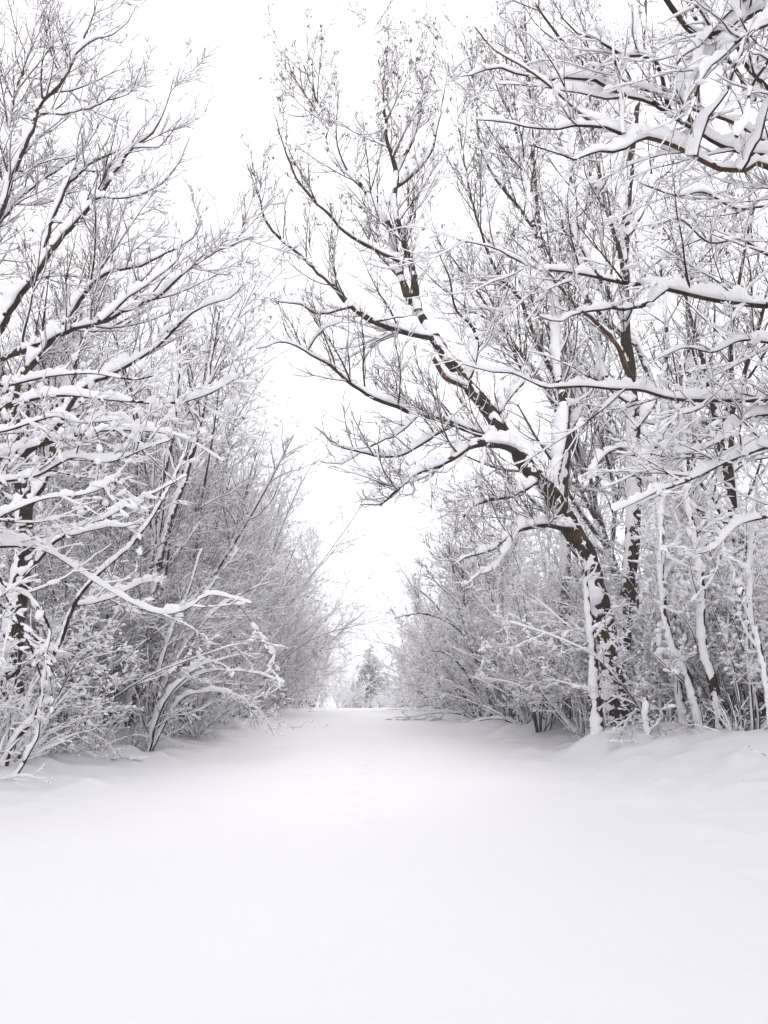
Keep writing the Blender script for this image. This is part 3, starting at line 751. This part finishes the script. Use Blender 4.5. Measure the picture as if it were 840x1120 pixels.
# ------------------------------------------------------------------ placed copies
ORD = ['nearest'] + [w + ' nearest' for w in ('second third fourth fifth sixth seventh eighth ninth tenth eleventh twelfth thirteenth fourteenth fifteenth sixteenth seventeenth eighteenth nineteenth twentieth twenty-first twenty-second twenty-third twenty-fourth').split()]
KIND = {'ash': ('bare_tree', 'tree', 'tall bare tree with upswept twiggy limbs'), 'shrub': ('snowy_shrub', 'shrub', 'many-stemmed leafless shrub dusted with snow'),
        'heavy': ('snow_laden_shrub', 'shrub', 'arching shrub loaded with clumped snow'), 'hedge': ('thicket_tree', 'tree', 'dense upright many-stemmed tree full of fine twigs'), 'dusky': ('thicket_shrub', 'shrub', 'dark twiggy many-stemmed shrub with little snow'), 'bush': ('low_bush', 'bush', 'low twiggy bush half buried in snow'),
        'slender': ('slender_tree', 'tree', 'slender few-stemmed tree coated with snow')}
rnd = random.Random(4)
used = {id(p): False for p in _all_protos}

def place(kind, px, d, s, sz=1.0, rz=None, v=None):
    pr = PROTO[kind]; v = rnd.randrange(len(pr)) if v is None else v
    rz = rnd.uniform(0, 2 * PI) if rz is None else rz
    if s > 5:   # s is the photo row of the tree's top
        top = at(px, s, d)[2] - float(gz(at(px, 765, d)[0], d))
        s = top / HT[kind][v % len(pr)]; sz = 1.0
    return dup(pr[v % len(pr)], on_ground(px, d, 0.05), rz, s, sz), d

ROWS = {
 ('ash', 'front', 'left'): [(-60, 18, -50), (-40, 20, 0), (-30, 21, 60), (30, 27, 160), (-5, 24, 160), (22, 27, 230), (50, 30, 280), (78, 34, 320), (105, 39, 355), (135, 44, 390), (168, 50, 430), (204, 57, 465), (240, 64, 505), (274, 72, 540), (302, 82, 575), (324, 94, 615), (340, 108, 655)],
 ('ash', 'front', 'right'): [(840, 20, 60), (800, 26, 100), (745, 30, 200), (705, 35, 400), (660, 39, 470), (600, 35, 490), (560, 39, 490), (535, 45, 520), (510, 53, 560), (492, 62, 590), (478, 73, 620), (466, 86, 660), (458, 100, 690)],
 ('shrub', 'front', 'left'): [(205, 28, .95), (255, 38, 1.0), (300, 50, 1.1), (318, 62, 1.15), (330, 72, 1.15), (340, 84, 1.1), (349, 98, 1.0)],
 ('dusky', 'front', 'left'): [(85, 20, .9), (120, 22, .95), (150, 24, 1.0), (178, 26, 1.0), (222, 31, 1.2), (245, 34, 1.2), (266, 38, 1.2), (284, 43, 1.25), (297, 49, 1.2), (311, 57, 1.2), (325, 68, 1.15), (60, 22, 1.0), (20, 21, 1.0)],
 ('hedge', 'front', 'left'): [(130, 25, 250), (165, 29, 300), (195, 33, 350), (218, 37, 385), (236, 41, 415), (250, 45, 450), (262, 50, 480), (275, 55, 510), (289, 61, 545), (303, 68, 580), (316, 78, 615), (328, 90, 650), (338, 104, 680)],
 ('hedge', 'front', 'right'): [(552, 40, 500), (520, 46, 550), (498, 54, 590), (484, 64, 625), (472, 76, 660)],
 ('dusky', 'front', 'right'): [(508, 45, 1.15), (630, 26, .9), (780, 22, .9)],
 ('shrub', 'front', 'right'): [(590, 24, .9), (555, 30, .9), (522, 36, 1.05), (498, 43, 1.1), (480, 51, 1.1), (468, 60, 1.05), (464, 74, 1.1), (458, 86, 1.0), (451, 98, .9)],
 ('heavy', 'front', 'left'): [(-8, 14.5, .6), (40, 17, .75), (215, 25, .65), (262, 34, .7), (10, 20, .9)],
 ('heavy', 'front', 'right'): [(680, 23, .95), (665, 27, 1.2), (625, 29, 1.2), (580, 33, 1.15), (525, 34, 1.1), (790, 19, 1.0), (850, 21, 1.3), (728, 26, 1.3), (722, 18.8, .75), (632, 22, .72), (760, 18.5, .8), (815, 17, .85), (820, 21, 1.0), (740, 22, .95), (610, 25, .85), (570, 28, .85), (860, 18, .9), (790, 26, 1.2), (540, 33, .95), (515, 38, 1.0), (498, 44, 1.05), (484, 50, 1.1), (474, 58, 1.1), (468, 68, 1.05)],
 ('slender', 'front', 'left'): [(85, 21, .9), (185, 28, .85), (225, 38, .8), (262, 50, .8)],
 ('slender', 'front', 'right'): [(790, 22, .9), (715, 23, .8), (600, 30, .75), (555, 34, .7), (515, 42, .7)],
 ('bush', 'front', 'left'): [(-5, 13.6, .9), (12, 14.6, 1.0), (30, 15.2, 1.0), (55, 16.2, .9), (150, 20.5, .9), (75, 17, .8), (110, 18.5, .7), (190, 23, .8), (215, 24.5, .9), (245, 29, .9), (275, 36, 1.2), (298, 42, 1.3), (312, 49, 1.4), (326, 58, 1.5), (338, 68, 1.6)],
 ('bush', 'front', 'right'): [(690, 17.8, .6), (725, 17.3, .55), (760, 16.8, .5), (665, 19.5, .6), (635, 21.5, .6), (600, 25, .7), (575, 27, .7), (540, 31, 1.0), (515, 36, 1.2), (498, 42, 1.3), (484, 49, 1.4), (472, 58, 1.5), (460, 70, 1.6), (800, 16.5, .6)],
}
for (kind, row, side), lst in ROWS.items():
    nm, cat, desc = KIND[kind]
    for i, (px, d, s) in enumerate(sorted(lst, key=lambda q: q[1])):
        o, _ = place(kind, px, d, s, rnd.uniform(0.92, 1.08))
        o.name = nm
        tag(o, f'{ORD[i]} {desc}, {side} side of the path', cat, f'{cat}s lining the {side} side of the path')

for k, (px, d, s) in enumerate([(370, 84, 1.0), (383, 90, .85), (392, 84, .5), (406, 80, .36), (421, 84, .46), (434, 90, .85), (450, 84, .8)]):
    o, _ = place('heavy', px, d, s); o.name = 'snow_laden_shrub'
    tag(o, ('leftmost', 'second from left', 'third from left', 'middle', 'third from right', 'second from right', 'rightmost')[k] + ' of the small white shrubs closing the far end of the path',
        'shrub', 'white shrubs closing the far end of the path')

# deep rows inside the thickets: a mass of stems nobody could tell apart
for side, sg in (('left', -1), ('right', 1)):
    for k in range(46):
        d = 17 + 62 * (k / 46) ** 1.25 + rnd.uniform(-1, 1)
        lat = 10.5 + rnd.uniform(0, 9 + d * 0.12)
        kind = rnd.choice(['dusky', 'dusky', 'ash', 'slender', 'shrub', 'heavy' if sg > 0 else 'dusky'])
        if sg > 0 and kind == 'dusky' and k % 2: kind = 'heavy'
        s = {'ash': .8, 'dusky': 1.1, 'shrub': 1.15, 'slender': .85, 'heavy': 1.1}[kind] * rnd.uniform(.85, 1.1)
        if kind == 'ash': s *= 1.0 if sg < 0 else 0.85
        x = sg * lat - 0.012 * d
        pr = PROTO[kind]
        o = dup(rnd.choice(pr), (x, d, float(gz(x, d)) - .05), rnd.uniform(0, 6.28), s)
        nm, cat, desc = KIND[kind]; o.name = nm
        what = {'dusky': 'dark twiggy shrub', 'ash': 'tall bare tree', 'shrub': 'leafless shrub', 'slender': 'slender bare tree', 'heavy': 'snow-clumped shrub'}[kind]
        tag(o, f'{what} crowded deep inside the {side} thicket behind the front row', cat, f'{what}s deep inside the {side} thicket')

# the alley carries on to both sides of and behind the viewpoint
for side, sg in (('left', -1), ('right', 1)):
    for k in range(15):
        y = 11 - 2.6 * k + rnd.uniform(-.8, .8)
        if y > 3 and k % 2: lat = rnd.uniform(13, 16)
        elif y > 3: lat = rnd.uniform(11, 13)
        else: lat = rnd.uniform(6.5, 9.5)
        kind = 'ash' if k % 3 else 'shrub'
        o = dup(rnd.choice(PROTO[kind]), (sg * lat, y, float(gz(sg * lat, y)) - .05), rnd.uniform(0, 6.28), .9 if kind == 'ash' else 1.0)
        o.name = KIND[kind][0]
        tag(o, f"{'tall bare tree' if kind == 'ash' else 'leafless shrub'} of the {side} tree line, out of frame beside or behind the viewpoint", KIND[kind][1], f'{KIND[kind][1]}s continuing the {side} tree line out of frame')

# the prototypes themselves are removed from the scene
for p in _all_protos:
    for ch in list(p.children):
        for g in list(ch.children): bpy.data.objects.remove(g)
        bpy.data.objects.remove(ch)
    bpy.data.objects.remove(p)

# ------------------------------------------------------------------ far firs beyond the crest
def fir(seed, H, W):
    rng = np.random.default_rng(seed)
    root = empty('fir_tree', (0, 0, 0))
    a = Acc()
    P = np.stack([np.zeros(12), np.zeros(12), np.linspace(0, H, 12)], 1)[None]
    sweep(a, P, np.linspace(0.16, 0.015, 12)[None], 8)
    link('trunk', a.mesh('trunk', BARK), root)
    n = 150
    z = H * (0.1 + 0.88 * rng.random(n) ** 0.9); az = rng.uniform(0, 2 * PI, n)
    L = (W * (1 - z / H) ** 0.85 + 0.12) * rng.uniform(0.75, 1.15, n)
    d = np.stack([np.cos(az), np.sin(az), -0.15 + 0.5 * z / H], 1)
    st = np.stack([0 * z, 0 * z, z], 1)
    B = extend(rng, st, d, L, 8, 0.04, (0, 0, -0.05))
    R = (0.02 * np.ones(n))[:, None] * np.linspace(1, .3, 8)[None]
    f = Acc(); s = Acc()
    sweep(f, B, R, 4)
    tw = sprout(rng, B, R, 14, 0.1, 50, 10, 0.35, 4, 0.05, (0, 0, -0.06), 0.12, 0.6, rk=1)
    nd = sprout(rng, *tw, 16, 0.0, 45, 14, 0.3, 3, 0.05, (0, 0, -0.04), 0.08, 0.16, rk=1)
    sweep(f, tw[0], np.full(tw[1].shape, 0.012), 3); sweep(f, nd[0], np.full(nd[1].shape, 0.012), 3)
    o = link('foliage', f.mesh('foliage', NEEDLE), root)
    snow_on(s, B, R * 1.5, rng, 1.6, 6, 0.1); snow_on(s, tw[0], np.full(tw[1].shape, 0.012), rng, 0.8, 4, 0.45)
    link('snow_cover', s.mesh('snow_cover', SNOW), o)
    return root
f0 = fir(3, 8.3, 3.3)
f0.location = on_ground(405, 96); 
tag(f0, 'dark snow-dusted fir standing alone at the far end of the path', 'fir tree', 'fir trees at the far end')
for px, d, s, lab in ((440, 118, .85, 'pale fir in the haze just right of the dark lone fir'), (385, 122, .7, 'small pale fir in the haze just left of the dark lone fir'),
                      (425, 135, .9, 'faintest fir, farthest back between the lone fir and the right trees')):
    o = dup(f0, on_ground(px, d), rnd.uniform(0, 6), s); tag(o, lab, 'fir tree', 'fir trees at the far end')

# far wood: one mass
def far_wood():
    rng = np.random.default_rng(77)
    a = Acc(); s = Acc()
    n = 420
    x = rng.uniform(-60, 60, n); y = rng.uniform(112, 165, n); st = np.stack([x, y, gz(x, y)], 1)
    d = np.stack([rng.normal(0, .25, n), rng.normal(0, .25, n), np.ones(n)], 1)
    H = rng.uniform(2.5, 6.5, n) + 4 * ss(8, 40, np.abs(x))
    P = extend(rng, st, d, H, 8, 0.06, (0, 0, 0)); R = 0.05 * np.linspace(1, .2, 8)[None] * np.ones((n, 1))
    L1 = sprout(rng, P, R, 2.6, 0.1, 45, 12, 0.35, 6, 0.1, (0, 0, .02), .4, 2.0, rl=.02, rmin=.01)
    L2 = sprout(rng, *L1, 3.2, 0.1, 42, 12, 0.5, 4, 0.1, (0, 0, .02), .3, .8, rl=.02, rmin=.009)
    for Q in ((P, R), L1, L2): sweep(a, *Q, 3); snow_on(s, *Q, rng, 1.3, 4, 0.1)
    o = link('far_wood', a.mesh('far_wood', TWIG)); tag(o, 'pale leafless wood fading into the haze beyond the end of the path', 'woodland', None, 'stuff')
    link('snow_cover', s.mesh('snow_cover', SNOW), o)
far_wood()

# ------------------------------------------------------------------ bits poking out of the snow
def stalk(name, px, py, d, segs, r, label):
    base = at(px, py, d); g = float(gz(base[0], base[1])); base[2] = g - 0.03
    # find where the ray meets the snow
    for dd in np.arange(3, 40, 0.05):
        q = at(px, py, dd)
        if q[2] <= float(gz(q[0], q[1])): base = q; base[2] -= .03; break
    root = empty(name, base)
    a = Acc(); s = Acc(); rng = np.random.default_rng(int(px))
    for k, (p0, dirv, L) in enumerate(segs):
        P = extend(rng, np.array([p0], float), np.array([dirv], float), np.array([L]), 8, 0.08, (0, 0, 0)); R = np.linspace(r, r * .35, 8)[None]
        sweep(a, P, R, 5); snow_on(s, P, R, rng, .8, 5, .3)
    st = link('stem', a.mesh('stem', TWIG), root)
    link('snow_cover', s.mesh('snow_cover', SNOW), st)
    tag(root, label, 'twig', 'twigs poking out of the snow')
stalk('fallen_twig', 838, 826, 9, [((0, 0, .02), (-1, .3, .65), .42), ((-.2, .06, .17), (-.9, .3, -.2), .14)], .005, 'forked bare twig slanting out of the snow at the right edge')
stalk('dead_stalk', 797, 832, 9, [((0, 0, 0), (.3, 0, 1), .1), ((.02, 0, .07), (.9, .2, .2), .06)], .006, 'short curled dead stalk on the right snowbank')
stalk('dead_stalk', 766, 822, 9, [((0, 0, 0), (-.3, 0, 1), .12), ((0, 0, .03), (.5, .2, .8), .08)], .004, 'tiny pair of dead stems left of the curled stalk')
stalk('fallen_twig', 826, 858, 9, [((0, 0, .02), (-1, .3, .3), .28), ((-.08, .0, .05), (-.7, .3, .7), .1)], .003, 'thin forked twig lying low on the snow, right edge, below the other')
stalk('fallen_twig', 8, 870, 9, [((0, 0, .03), (1, .2, .05), .3)], .004, 'thin straight twig lying on the snow at the left edge')
stalk('dead_stalk', 636, 800, 9, [((0, 0, 0), (-1, .2, .4), .16)], .006, 'small dark stalk at the foot of the right bank left of the big trunks')
stalk('dead_stalk', 505, 790, 9, [((0, 0, 0), (-1, .2, .5), .25), ((-.1, 0, .05), (.5, 0, .8), .1)], .008, 'small dark stalk on the snow near the right end of the path')
stalk('dead_stalk', 735, 951, 9, [((0, 0, 0), (.1, .1, 1), .035)], .005, 'lone dark stub barely showing in the open snow, lower right')

# snow heaped round feet of the right bank trees is part of the ground sheet below
MOUNDS = []
for px, d, h, w in ((652, 18.5, .38, .8), (672, 20, .3, .9), (748, 18, .2, .6), (785, 17, .22, .6), (715, 16.6, .15, .5), (600, 25, .25, 1.2), (820, 15.5, .25, 1.1), (700, 18, .2, .8),
                    (135, 22, .25, .9), (8, 14, .2, .6), (165, 22, .2, .8), (60, 17, .22, .9), (545, 29, .25, 1.4), (240, 30, .2, 1.2), (520, 35, .25, 1.5)):
    p = on_ground(px, d); MOUNDS.append((p[0], p[1], h, w))

def ground():
    def axis(segs):
        out = []
        for a, b, st in segs: out += list(np.arange(a, b, st))
        return np.array(out + [segs[-1][1]])
    xs = axis([(-150, -40, 10), (-40, -14, 1.5), (-14, 12, 0.09), (12, 40, 1.5), (40, 150, 10)])
    ys = axis([(-60, -10, 5), (-10, 3, 0.5), (3, 32, 0.09), (32, 70, 0.4), (70, 170, 2.5), (170, 230, 12)])
    X, Y = np.meshgrid(xs, ys)
    Z = gz(X, Y)
    for mx, my, h, w in MOUNDS: Z = Z + h * np.exp(-((X - mx) ** 2 + (Y - my) ** 2) / (w * w) * 1.2)
    # old, filled-in footprints down the middle of the path
    rg = np.random.default_rng(5)
    y = 3.2; k = 0
    while y < 26:
        fx = -0.20 - 0.012 * y + (0.11 if k % 2 else -0.11) + rg.normal(0, .03)
        Z = Z - rg.uniform(.025, .05) * np.exp(-((X - fx) / .12) ** 2 - ((Y - y) / .2) ** 2)
        y += rg.uniform(.5, .7); k += 1
    # clods dropped from the branches and lumps over buried brush
    rg = np.random.default_rng(10)
    for q in range(420):
        cy_ = rg.uniform(6, 31); sd = rg.choice([-1, 1]); cx_ = -0.012 * cy_ + sd * (3.4 + abs(rg.normal(0, 2.4)) + (0.8 if sd < 0 else 0))
        w = rg.uniform(.1, .3); h = w * rg.uniform(.12, .4)
        ix = np.abs(xs - cx_) < 3 * w; iy = np.abs(ys - cy_) < 3 * w
        if not ix.any() or not iy.any(): continue
        sub = np.ix_(iy, ix)
        Z[sub] += h * np.exp(-((X[sub] - cx_) ** 2 + (Y[sub] - cy_) ** 2) / (w * w))
    rg = np.random.default_rng(9)
    for q in range(14):
        kx, ky = rg.normal(0, 2.2, 2); Z = Z + 0.0035 * np.sin(kx * X + ky * Y + rg.uniform(0, 6)) 
    V = np.stack([X, Y, Z], -1).reshape(-1, 3)
    ny, nx = X.shape
    i = np.arange(ny - 1)[:, None] * nx + np.arange(nx - 1)[None]
    Q = np.stack([i, i + 1, i + nx + 1, i + nx], -1).reshape(-1, 4)
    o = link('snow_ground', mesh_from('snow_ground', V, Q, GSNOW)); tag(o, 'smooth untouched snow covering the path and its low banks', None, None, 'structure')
ground()

# ------------------------------------------------------------------ air
HAZE = 0.0017
me = bpy.data.meshes.new('haze')
x0, x1, y0, y1, z0, z1 = -152, 152, -62, 232, -4.5, 30
vs = [(x, y, z) for z in (z0, z1) for x, y in ((x0, y0), (x1, y0), (x1, y1), (x0, y1))]
me.from_pydata(vs, [], [(3, 2, 1, 0), (4, 5, 6, 7), (0, 1, 5, 4), (1, 2, 6, 5), (2, 3, 7, 6), (3, 0, 4, 7)])
hm = bpy.data.materials.new('haze_air'); hm.use_nodes = True; nt = hm.node_tree
nt.nodes.remove(nt.nodes['Principled BSDF'])
pv = nt.nodes.new('ShaderNodeVolumePrincipled'); pv.inputs['Color'].default_value = (0.97, 0.975, 1, 1); pv.inputs['Density'].default_value = HAZE; pv.inputs['Anisotropy'].default_value = 0.0
nt.links.new(pv.outputs[0], nt.nodes['Material Output'].inputs['Volume'])
me.materials.append(hm)
if HAZE > 0: tag(link('haze', me), 'thin pale winter haze', None, None, 'stuff')

# ------------------------------------------------------------------ sky and light
SUN_EL, SUN_AZ = math.radians(33), math.radians(186)
w = bpy.data.worlds.new('World'); scene.world = w; w.use_nodes = True
nt = w.node_tree; bg = nt.nodes['Background']
sk = nt.nodes.new('ShaderNodeTexSky'); sk.sky_type = 'NISHITA'; sk.sun_disc = False
sk.sun_elevation = SUN_EL; sk.sun_rotation = SUN_AZ; sk.air_density = 1.0; sk.dust_density = 4.0
hs = nt.nodes.new('ShaderNodeHueSaturation'); hs.inputs['Saturation'].default_value = 0.12
nt.links.new(sk.outputs[0], hs.inputs['Color'])
mx = nt.nodes.new('ShaderNodeMix'); mx.data_type = 'RGBA'; mx.inputs[0].default_value = 0.85
mx.inputs[7].default_value = (7.7, 7.65, 7.9, 1)     # an even layer of cloud
nt.links.new(hs.outputs[0], mx.inputs[6]); nt.links.new(mx.outputs[2], bg.inputs[0])
bg.inputs[1].default_value = 0.15
sl = bpy.data.lights.new('Sun', 'SUN'); sl.energy = 1.5; sl.angle = math.radians(30); sl.color = (1, 0.98, 0.95)
so = bpy.data.objects.new('Sun', sl); COL.objects.link(so)
so.rotation_euler = (math.radians(90) - SUN_EL, 0, PI - SUN_AZ + PI)

cam = bpy.data.cameras.new('Camera'); co = bpy.data.objects.new('Camera', cam); COL.objects.link(co)
co.location = EYE; co.rotation_euler = (math.radians(90) + PITCH, 0, 0)
cam.sensor_fit = 'VERTICAL'; cam.sensor_height = 32; cam.lens = 32 * F_PX / 1120
cam.clip_end = 2000; cam.clip_start = 0.1
scene.camera = co
vs_ = scene.view_settings
vs_.view_transform = 'Standard'; vs_.look = 'None'; vs_.gamma = 1; vs_.exposure = 0.38; vs_.use_curve_mapping = False
scene.cycles.use_denoising = True; scene.cycles.denoising_prefilter = 'ACCURATE'; scene.cycles.denoising_input_passes = 'RGB_ALBEDO_NORMAL'; scene.cycles.max_bounces = 6; scene.cycles.diffuse_bounces = 3; scene.cycles.adaptive_threshold = 0.02; scene.cycles.volume_bounces = 1
scene.cycles.transparent_max_bounces = 8
print('polys', sum(len(m.polygons) for m in bpy.data.meshes), 'objects', len(bpy.data.objects))
